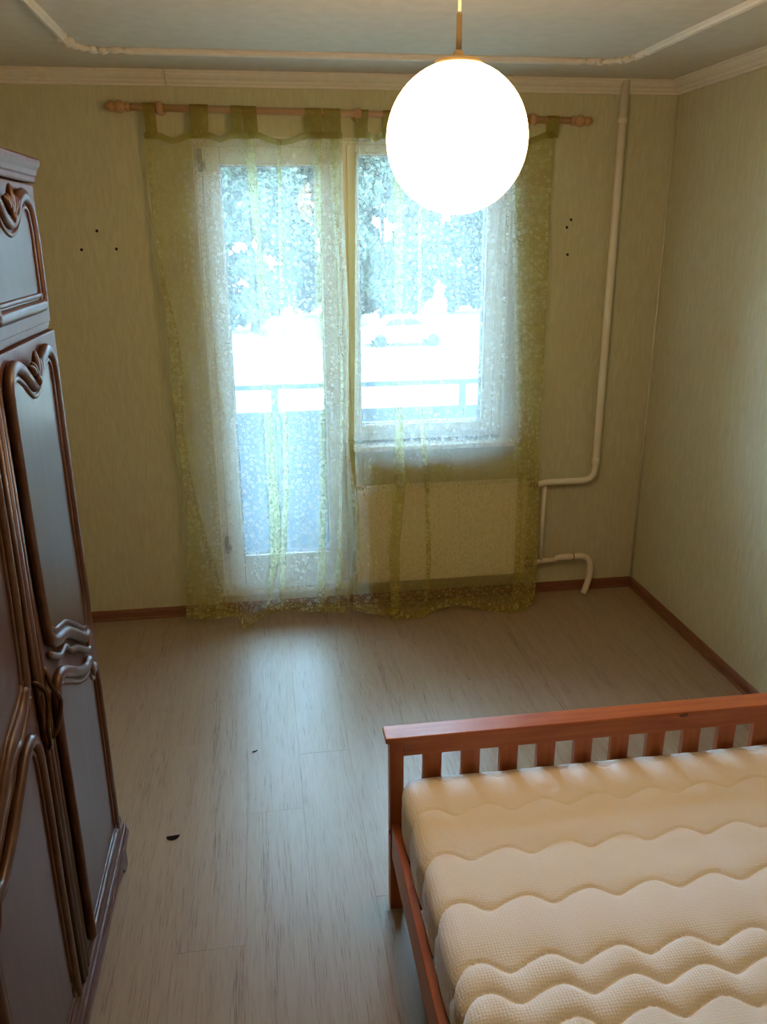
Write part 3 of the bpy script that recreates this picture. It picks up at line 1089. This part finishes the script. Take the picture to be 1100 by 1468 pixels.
right_cols = [
    ([(510, 190), (509, 440), (508, 640), (513, 750), (506, 873)], 0.0),
    ([(528, 190), (524, 300), (520, 440), (524, 640), (530, 880)], -0.015),
    ([(549, 190), (541, 310), (532, 400), (538, 640), (546, 884)], 0.008),
    ([(563, 190), (563, 300), (566, 440), (569, 505), (571, 604), (565, 669), (562, 700), (556, 788), (552, 886)], -0.015),
    ([(582, 190), (580, 300), (579, 440), (578, 505), (579, 604), (582, 669), (583, 700), (575, 788), (575, 876)], -0.040),
    ([(561, 190), (562, 300), (563, 440), (565, 604), (562, 700), (555, 788), (558, 888)], -0.002),
    ([(608, 190), (608, 322), (606, 453), (609, 604), (618, 700), (620, 809), (612, 885)], -0.020),
    ([(598, 190), (598, 322), (597, 453), (600, 604), (608, 700), (610, 809), (606, 882)], 0.004),
    ([(648, 190), (648, 453), (650, 700), (656, 866)], -0.008),
    ([(696, 190), (696, 453), (694, 700), (700, 876)], -0.014),
    ([(748, 190), (746, 311), (748, 518), (750, 700), (742, 880)], 0.003),
    ([(800, 186), (796, 249), (793, 300), (789, 418), (780, 564), (774, 642), (775, 725), (771, 851), (768, 862)], 0.0),
    ([(735, 190), (734, 311), (736, 442), (738, 518), (742, 700), (735, 876)], 0.024),
]
curtain('sheer olive voile curtain hanging over the balcony door', left_cols,
        [(209, 226), (272, 299), (331, 348), (350, 370), (438, 462), (464, 489)], 1, 0.045)
curtain('sheer olive voile curtain hanging over the window and radiator', right_cols,
        [(509, 527), (548, 566), (610, 634), (680, 704), (783, 800)], 2, 0.102)

# ------------------------------------------------------------------ pendant lamp
LX, LY_, LZ, LR = -1.5, -2.0, 2.051, 0.157
lp = thing('pendant_lamp', (LX, LY_, LZ - LR), 'lit white opal globe pendant lamp on a brass rod', 'lamp')
gp = []
for i in range(33):
    th = PI * i / 32
    gp.append((max(0.0005, LR * math.sin(th)), -LR * math.cos(th)))
gp = [p for p in gp if not (p[1] > 0 and p[0] < 0.045)]
T = Matrix.Translation((LX, LY_, LZ))
MB().lathe(gp, 48, T).build('globe', MT['globe'], lp, smooth=True)
ztop = LZ + gp[-1][1]
T2 = Matrix.Translation((LX, LY_, ztop))
MB().lathe([(0.050, -0.006), (0.052, 0.002), (0.046, 0.008), (0.020, 0.011), (0.011, 0.013), (0.011, 0.022), (0.0065, 0.026)], 28, T2).build('globe_cap', MT['brass'], lp, smooth=True)
MB().tube([(LX, LY_, ztop + 0.02), (LX, LY_, 2.295)], 0.0062, 14).build('stem', MT['brass'], lp, autosmooth=0.6)
MB().tube([(LX, LY_, 2.29), (LX, LY_, H - 0.04)], 0.0035, 10).build('cord', MT['cord'], lp, smooth=True)
MB().lathe([(0.012, -0.055), (0.035, -0.05), (0.048, -0.02), (0.05, 0.0)], 24, Matrix.Translation((LX, LY_, H - 0.0005))).build('ceiling_cup', MT['brass'], lp, autosmooth=0.6)

# ------------------------------------------------------------------ bed
BX0, BX1 = -1.669, -0.030
FYN, FYF = -2.085, -2.055
bed = thing('bed', (-0.85, -3.1, 0), 'orange stained pine bed frame with a slatted footboard', 'bed')
cap = MB().box(BX0 - 0.015, BX1 + 0.012, -2.110, -2.048, 0.575, 0.591).build('footboard_cap', MT['bed'], bed, bevel=0.0025)
MB().ellipsoid((inv(982, 1022, 'y', -2.111).x, -2.1105, 0.581), (Vector((0.014, 0, 0)), Vector((0, 0.0012, 0)), Vector((0, 0, 0.006))), 10, 6).build('wood_knot', MT['knot'], cap, smooth=True)
for x in (BX0, BX1 - 0.038):
    p = MB().box(x, x + 0.038, FYN, FYF + 0.008, 0, 0.575).build('footboard_post', MT['bedv'], bed, bevel=0.002)
    M4 = Matrix.Translation((x + (0.0005 if x < -1 else 0.0375), -2.07, 0.262)) @ Matrix.Rotation(-PI / 2 if x < -1 else PI / 2, 4, 'Y')
    MB().lathe([(0.008, 0), (0.008, 0.002), (0.005, 0.003)], 12, M4).build('bolt_cap', MT['knot'], p)
ix0, ix1 = BX0 + 0.038, BX1 - 0.038
MB().box(ix0, ix1, FYN, FYF, 0.516, 0.575).build('top_rail', MT['bed'], bed, bevel=0.0015)
MB().box(ix0, ix1, FYN, FYF, 0.20, 0.31).build('bottom_rail', MT['bed'], bed, bevel=0.002)
nsl = 14
pitch = (ix1 - ix0 - 0.0545) / nsl
for i in range(nsl):
    x = ix0 + 0.0545 + i * pitch
    sl = MB().box(x, x + 0.0515, FYN + 0.004, FYF - 0.006, 0.31, 0.516).build('footboard_slat', MT['bedv'], bed, bevel=0.0015)
# side rails
MB().box(BX0 + 0.004, BX0 + 0.026, -4.16, FYN, 0.185, 0.300).build('side_rail', MT['bedy'], bed, bevel=0.003)
MB().box(BX1 - 0.026, BX1 - 0.004, -4.16, FYN, 0.185, 0.300).build('side_rail', MT['bedy'], bed, bevel=0.003)
# headboard
for x in (BX0, BX1 - 0.038):
    MB().box(x, x + 0.038, -4.20, -4.16, 0, 0.86).build('headboard_post', MT['bedv'], bed, bevel=0.002)
MB().box(BX0 - 0.012, BX1 + 0.012, -4.215, -4.148, 0.86, 0.876).build('headboard_cap', MT['bed'], bed, bevel=0.0025)
MB().box(ix0, ix1, -4.195, -4.165, 0.78, 0.86).build('headboard_rail', MT['bed'], bed, bevel=0.002)
MB().box(ix0, ix1, -4.195, -4.165, 0.20, 0.31).build('headboard_rail', MT['bed'], bed, bevel=0.002)
for i in range(nsl):
    x = ix0 + 0.0545 + i * pitch
    MB().box(x, x + 0.0515, -4.19, -4.17, 0.31, 0.78).build('headboard_slat', MT['bedv'], bed, bevel=0.0015)
for i in range(14):
    y = -2.18 - i * 0.145
    MB().box(BX0 + 0.026, BX1 - 0.026, y - 0.04, y + 0.04, 0.262, 0.282).build('bed_slat', MT['bed'], bed, bevel=0.002)

# ------------------------------------------------------------------ mattress
MX0, MX1, MY0, MY1, MZ0, MZ1 = -1.646, -0.056, -4.145, -2.090, 0.283, 0.455
LINES = [-2.243, -2.402, -2.557, -2.715, -2.787, -2.864, -3.015, -3.17, -3.325, -3.48, -3.635, -3.79, -3.945, -4.09]


def wave(x):
    ph = 2 * PI * (x + 1.581) / 0.149
    return 0.0165 * math.cos(ph + 0.39 * (1 - math.cos(ph)))


def mattress():
    rc = 0.045           # corner rounding in the section
    secs = []            # (inset, z) loop from bottom edge up over the top
    xs = []
    nx = 300
    # cross-section path in x: bottom-left up the side, over the top, down the other side
    path = []
    zs = [MZ0, MZ0 + 0.012, MZ0 + 0.03] + [MZ0 + 0.03 + (MZ1 - rc - MZ0 - 0.03) * i / 8 for i in range(1, 9)]
    left = [(MX0 + (0.010 if i == 0 else 0.003 if i == 1 else 0), z, -1, 0) for i, z in enumerate(zs)]
    for i in range(1, 9):
        a = PI / 2 * i / 8
        left.append((MX0 + rc - rc * math.cos(a), MZ1 - rc + rc * math.sin(a), -math.cos(a), math.sin(a)))
    top = [(MX0 + rc + (MX1 - MX0 - 2 * rc) * i / nx, MZ1, 0, 1) for i in range(1, nx)]
    right = [(MX0 + MX1 - x, z, -n0, n1) for (x, z, n0, n1) in reversed(left)]
    path = left + top + right
    # arc-length coordinate that unrolls the left side so the waves carry on round the edge
    ny = 760
    ys = []
    y = MY1
    # denser rows where the photo looks
    while y > -2.98:
        ys.append(y)
        y -= 0.0034
    while y > MY1 - 2.053 and y > MY0:
        ys.append(y)
        y -= 0.012
    ys.append(MY0)
    import bisect
    arc = [0.0]
    for i in range(1, len(path)):
        arc.append(arc[-1] + math.hypot(path[i][0] - path[i - 1][0], path[i][1] - path[i - 1][1]))
    i0 = len(left) - 1
    xarc = [path[i0][0] + (arc[i] - arc[i0]) for i in range(len(path))]
    vs, fs = [], []
    n = len(path)
    wv = [wave(x) for x in xarc]
    for y in ys:
        e0 = min(abs(y - MY1), abs(y - MY0))
        endr = 0.0
        if e0 < 0.022:
            endr = 0.022 - math.sqrt(max(0, 0.022 ** 2 - (0.022 - e0) ** 2))
        for i, (x, z, nx_, nz_) in enumerate(path):
            yy = y - wv[i]
            # distance to nearest stitch line
            k = bisect.bisect_left([-l for l in LINES], -yy)
            a = LINES[k - 1] if k > 0 else LINES[0] + 0.19
            b = LINES[k] if k < len(LINES) else LINES[-1] - 0.15
            wid = a - b
            d = min(a - yy, yy - b)
            d = max(0.0, d)
            amp = 0.0065 * min(1.0, wid / 0.15) ** 0.5
            if wid < 0.1:
                amp = 0.0105
            u = min(1.0, d / (wid * 0.5))
            puff = amp * (1 - (1 - u) ** 2.6)
            groove = -0.0035 * math.exp(-(d / 0.0045) ** 2) - 0.002 * math.exp(-((yy + 2.116) / 0.004) ** 2)
            rump = 0.0025 * noise.noise((x * 1.2, y * 14, 1.0)) + 0.0022 * noise.noise((x * 3, y * 6, 4.0))
            h = puff + groove + rump * (1 if nz_ > 0.5 else 0.3)
            h -= amp
            zz = z + nz_ * h
            if z > MZ0 + 0.05:
                zz -= endr * (z - MZ0) / (MZ1 - MZ0)
            edge = 0.012 * (1 - min(1, e0 / 0.06)) ** 2
            xx = x + nx_ * h + (edge if i < n / 2 else -edge)
            vs.append((xx, y, zz))
    for j in range(len(ys) - 1):
        for i in range(n - 1):
            fs.append((j * n + i, j * n + i + 1, (j + 1) * n + i + 1, (j + 1) * n + i))
        fs.append((j * n + n - 1, j * n, (j + 1) * n, (j + 1) * n + n - 1))
    fs.append(tuple(range(n)))
    fs.append(tuple((len(ys) - 1) * n + i for i in range(n))[::-1])
    m = MB()
    m.add(vs, fs)
    return m


mo = mattress().build('mattress', MT['quilt'], smooth=True)
mo.data.set_sharp_from_angle(angle=1.2)
tag(mo, 'cream quilted mattress with wavy stitched lines lying on the bed frame', 'mattress')

# ------------------------------------------------------------------ wardrobe
WXF = -2.457          # door faces
WXM = -2.451          # centre line of the carved mouldings
WYE = -1.789          # far end
WYC = -2.345          # joint between the two doors
WYN = 2 * WYC - WYE   # near end
wd = thing('wardrobe', (-2.74, WYC, 0), 'dark mahogany wardrobe with carved panel doors and moulded plinth', 'wardrobe')
EX = Vector((1, 0, 0))


def mirror(pts, c=WYC):
    return [(2 * c - y, z) for y, z in pts]


def offset(pts, d):
    """shift a closed (y,z) outline inwards by d"""
    n = len(pts)
    area = sum(pts[i][0] * pts[(i + 1) % n][1] - pts[(i + 1) % n][0] * pts[i][1] for i in range(n))
    sg = 1 if area > 0 else -1
    out = []
    for i in range(n):
        a, b = Vector(pts[i - 1]), Vector(pts[(i + 1) % n])
        t = (b - a).normalized()
        out.append((pts[i][0] - t.y * d * sg, pts[i][1] + t.x * d * sg))
    return out


def to3(pts, X):
    return [(X, y, z) for y, z in pts]


def closed_path(raw, k=6):
    return [(p[1], p[2]) for p in smooth_path(to3(raw, 0), k, True)]


def panel_set(raw, door, X, shell=None):
    """moulded frame, inner bead and raised field inside a closed (y,z) outline"""
    path = closed_path(raw)
    MB().tube(to3(path, X + 0.003), 0.0150, 10, closed=True, squash=(EX, 0.75)).build('panel_moulding', MT['carve'], door, smooth=True)
    inner = offset(path, 0.024)
    MB().tube(to3(inner, X + 0.002), 0.0062, 8, closed=True, squash=(EX, 0.9)).build('panel_bead', MT['carve'], door, smooth=True)
    fld = path
    MB().prism(to3(fld, X), (0.0025, 0, 0)).build('panel_field', MT['mahogp'], door)
    if shell:
        y, z = shell
        m = MB()
        for dy, dz, ang, ln, wd_ in ((0, 0.016, 0, 0.032, 0.013), (0.017, 0.006, 0.6, 0.026, 0.010), (-0.017, 0.006, -0.6, 0.026, 0.010),
                                     (0.034, 0.010, 1.0, 0.022, 0.009), (-0.034, 0.010, -1.0, 0.022, 0.009), (0, -0.016, 0, 0.014, 0.010)):
            ax = Vector((0, math.sin(ang), math.cos(ang)))
            sd = Vector((0, math.cos(ang), -math.sin(ang)))
            m.ellipsoid((X + 0.012, y + dy, z + dz), (EX * 0.009, sd * wd_, ax * ln), 10, 7)
        m.build('carved_shell', MT['carve'], door, smooth=True)


ZL0, ZL1 = 0.165, 1.635
MB().box(XL + 0.004, WXF - 0.020, WYN + 0.006, WYE - 0.006, 0.09, ZL1 + 0.004).build('carcass', MT['mahog'], wd, bevel=0.003)
up_raw = [(-2.246, 1.035), (-2.260, 1.20), (-2.263, 1.40), (-2.262, 1.545), (-2.243, 1.590), (-2.200, 1.604), (-2.145, 1.583), (-2.072, 1.545), (-2.0, 1.583),
          (-1.945, 1.604), (-1.903, 1.590), (-1.886, 1.545), (-1.886, 1.40), (-1.882, 1.15), (-1.874, 0.965), (-1.888, 0.882), (-1.930, 0.862), (-2.02, 0.915), (-2.10, 0.962), (-2.155, 0.978),
          (-2.195, 0.988), (-2.228, 1.008)]
lo_raw = [(-2.256, 0.28), (-2.256, 0.55), (-2.260, 0.82), (-2.240, 0.893), (-2.195, 0.905), (-2.130, 0.872), (-2.04, 0.820), (-1.970, 0.792), (-1.930, 0.792), (-1.905, 0.752), (-1.880, 0.745),
          (-1.868, 0.70), (-1.868, 0.55), (-1.868, 0.28), (-1.868, 0.218), (-1.885, 0.200), (-2.06, 0.200), (-2.238, 0.200), (-2.256, 0.218)]
band_raw = [(-1.872, 0.838), (-1.905, 0.815), (-1.955, 0.838), (-2.02, 0.878), (-2.085, 0.905), (-2.13, 0.938), (-2.175, 0.940), (-2.225, 0.965), (-2.255, 0.985)]
for side in (0, 1):
    fm = (lambda p: p) if side == 0 else mirror
    y0, y1 = (WYC + 0.001, WYE) if side == 0 else (WYN, WYC - 0.001)
    d = MB().box(WXF - 0.020, WXF, y0, y1, ZL0, ZL1).build('door', MT['mahog'], wd, bevel=0.003)
    d['label'] = ('door with carved panels at the balcony end of the wardrobe', 'door with carved panels at the near end of the wardrobe')[side]
    panel_set(fm(up_raw), d, WXM, fm([(-2.072, 1.572)])[0])
    panel_set(fm(lo_raw), d, WXM)
    MB().tube(smooth_path(to3(fm(band_raw), WXM + 0.002), 5), 0.0085, 8, squash=(EX, 0.9)).build('waist_moulding', MT['carve'], d, smooth=True)
    # bead along the meeting stile
    yb = fm([(-2.322, 0)])[0][0]
    MB().tube([(WXM, yb, ZL0 + 0.01), (WXM, yb, ZL1 - 0.01)], 0.0070, 8).build('stile_bead', MT['carve'], d, smooth=True)
    # curled antique brass pull
    q = 1 if side == 0 else -1
    hp = [(WXM - 0.005, WYC + q * 0.030, 0.985), (WXM + 0.006, WYC + q * 0.030, 0.978), (WXM + 0.016, WYC + q * 0.018, 0.950), (WXM + 0.020, WYC + q * 0.040, 0.915), (WXM + 0.020, WYC + q * 0.058, 0.885),
          (WXM + 0.016, WYC + q * 0.040, 0.845), (WXM + 0.006, WYC + q * 0.022, 0.822), (WXM - 0.005, WYC + q * 0.022, 0.816)]
    h = MB().tube(smooth_path(hp, 5), 0.0052, 8).build('pull_handle', MT['antique'], d, smooth=True)
MB().tube([(WXM - 0.001, WYC, ZL0 + 0.005), (WXM - 0.001, WYC, ZL1 - 0.005)], 0.011, 10, squash=(EX, 0.8)).build('astragal', MT['mahog'], wd, smooth=True)
# plinth with reeded moulding and bracket feet
pprof = [(WXF - 0.06, 0.172), (-2.4545, 0.172), (-2.4525, 0.160), (-2.4475, 0.157), (-2.4465, 0.143), (-2.4405, 0.140), (-2.4395, 0.127), (-2.4345, 0.122), (-2.4345, 0.108), (-2.441, 0.102), (-2.443, 0.088), (WXF - 0.06, 0.088)]
MB().extrude(pprof, WYN - 0.018, WYE + 0.018, lambda p, q, s: (p, s, q)).build('plinth_moulding', MT['mahog'], wd, bevel=0.0018)
ft = []
ya, yb = WYN - 0.01, WYE + 0.010
foot = [(0.0, 0.0), (0.035, 0.0), (0.05, 0.010), (0.055, 0.026), (0.075, 0.040), (0.10, 0.034), (0.13, 0.048), (0.17, 0.058)]
ft = [(yb - a, z) for a, z in foot] + [(ya + a, z) for a, z in reversed(foot)] + [(ya, 0.088), (yb, 0.088)]
MB().prism(to3(ft, -2.466), (0.018, 0, 0)).build('plinth_apron', MT['mahog'], wd, bevel=0.002)
for yy in (WYE - 0.004, WYN - 0.008):
    fp = [(-2.466 - a, z) for a, z in foot] + [(-3.0 + a, z) for a, z in reversed(foot)] + [(-3.0, 0.088), (-2.466, 0.088)]
    MB().prism([(a, yy, z) for a, z in fp], (0, 0.012, 0)).build('plinth_apron', MT['mahog'], wd, bevel=0.002)
MB().box(-2.53, -2.470, WYN + 0.002, WYE - 0.002, ZL1 + 0.004, ZL1 + 0.012).build('top_board', MT['mahog'], wd)

# top cabinet standing on the wardrobe
UX = -2.463
UM = UX + 0.006
tcab = thing('top_cabinet', (-2.74, WYC, ZL1 + 0.012), 'low mahogany cabinet with carved doors and cornice standing on the wardrobe', 'cabinet')
UZ0, UZ1 = 1.655, 1.966
MB().box(XL + 0.004, UX - 0.02, WYN + 0.006, WYE - 0.006, ZL1 + 0.012, UZ1 + 0.004).build('carcass', MT['mahog'], tcab, bevel=0.003)
us_raw = [(-2.255, 1.73), (-2.257, 1.86), (-2.238, 1.918), (-2.200, 1.938), (-2.150, 1.925), (-2.110, 1.893), (-2.066, 1.880), (-2.022, 1.893), (-1.982, 1.925), (-1.932, 1.938), (-1.892, 1.918), (-1.873, 1.86),
          (-1.873, 1.80), (-1.873, 1.73), (-1.876, 1.704), (-1.90, 1.700), (-2.066, 1.700), (-2.23, 1.700), (-2.252, 1.704)]
for side in (0, 1):
    fm = (lambda p: p) if side == 0 else mirror
    y0, y1 = (WYC + 0.001, WYE) if side == 0 else (WYN, WYC - 0.001)
    d = MB().box(UX - 0.020, UX, y0, y1, UZ0, UZ1).build('door', MT['mahog'], tcab, bevel=0.003)
    panel_set(fm(us_raw), d, UM, fm([(-2.066, 1.908)])[0])
    MB().tube([(UM - 0.001, fm([(-2.322, 0)])[0][0], UZ0 + 0.01), (UM - 0.001, fm([(-2.322, 0)])[0][0], UZ1 - 0.01)], 0.0065, 8).build('stile_bead', MT['carve'], d, smooth=True)
MB().box(UX - 0.012, UX - 0.004, WYN + 0.003, WYE - 0.003, ZL1 + 0.012, UZ0).build('base_strip', MT['mahog'], tcab)
kprof = [(0, 0), (0.003, 0.004), (0.003, 0.013), (0.007, 0.016), (0.009, 0.027), (0.014, 0.034), (0.018, 0.040), (0.018, 0.050), (0.014, 0.054), (-0.02, 0.054), (-0.02, 0)]
cm = MB()
cm.extrude([(UX + p, q + UZ1 + 0.004) for p, q in kprof], WYN - 0.018, WYE + 0.018, lambda p, q, s: (p, s, q))
cm.extrude([(WYE + p, q + UZ1 + 0.004) for p, q in kprof], XL + 0.004, UX - 0.02, lambda p, q, s: (s, p, q))
cm.extrude([(WYN - p, q + UZ1 + 0.004) for p, q in kprof], XL + 0.004, UX - 0.02, lambda p, q, s: (s, p, q))
cm.box(XL + 0.004, UX - 0.02, WYN + 0.02, WYE - 0.02, UZ1 + 0.042, UZ1 + 0.054)
cm.build('cornice', MT['mahog'], tcab, bevel=0.0015)

# ------------------------------------------------------------------ small things on the floor
p = inv(248, 1201, 'z', 0)
pts = []
for i in range(13):
    a = PI * i / 12
    pts.append((p.x + 0.021 * math.cos(a) * 1.0, p.y + 0.008 - 0.021 * math.sin(a) * 1.0 + 0.10 * 0.02 * math.cos(a), 0.0002))
so = MB().prism(pts, (0, 0, 0.0022)).build('floor_scrap', MT['scrap'], bevel=0.0006)
tag(so, 'dark half-moon scrap lying on the laminate near the wardrobe plinth', 'scrap')
p = inv(365, 1078, 'z', 0)
m = MB()
m.ellipsoid((p.x, p.y, 0.0022), (Vector((0.009, 0.003, 0)), Vector((-0.001, 0.003, 0)), Vector((0, 0, 0.002))), 8, 5)
m.ellipsoid((p.x + 0.008, p.y + 0.006, 0.0018), (Vector((0.004, 0.003, 0)), Vector((-0.001, 0.002, 0)), Vector((0, 0, 0.0016))), 8, 5)
tag(m.build('floor_crumb', MT['scrap'], smooth=True), 'tiny dark crumb on the bare laminate between wardrobe and bed', 'crumb')
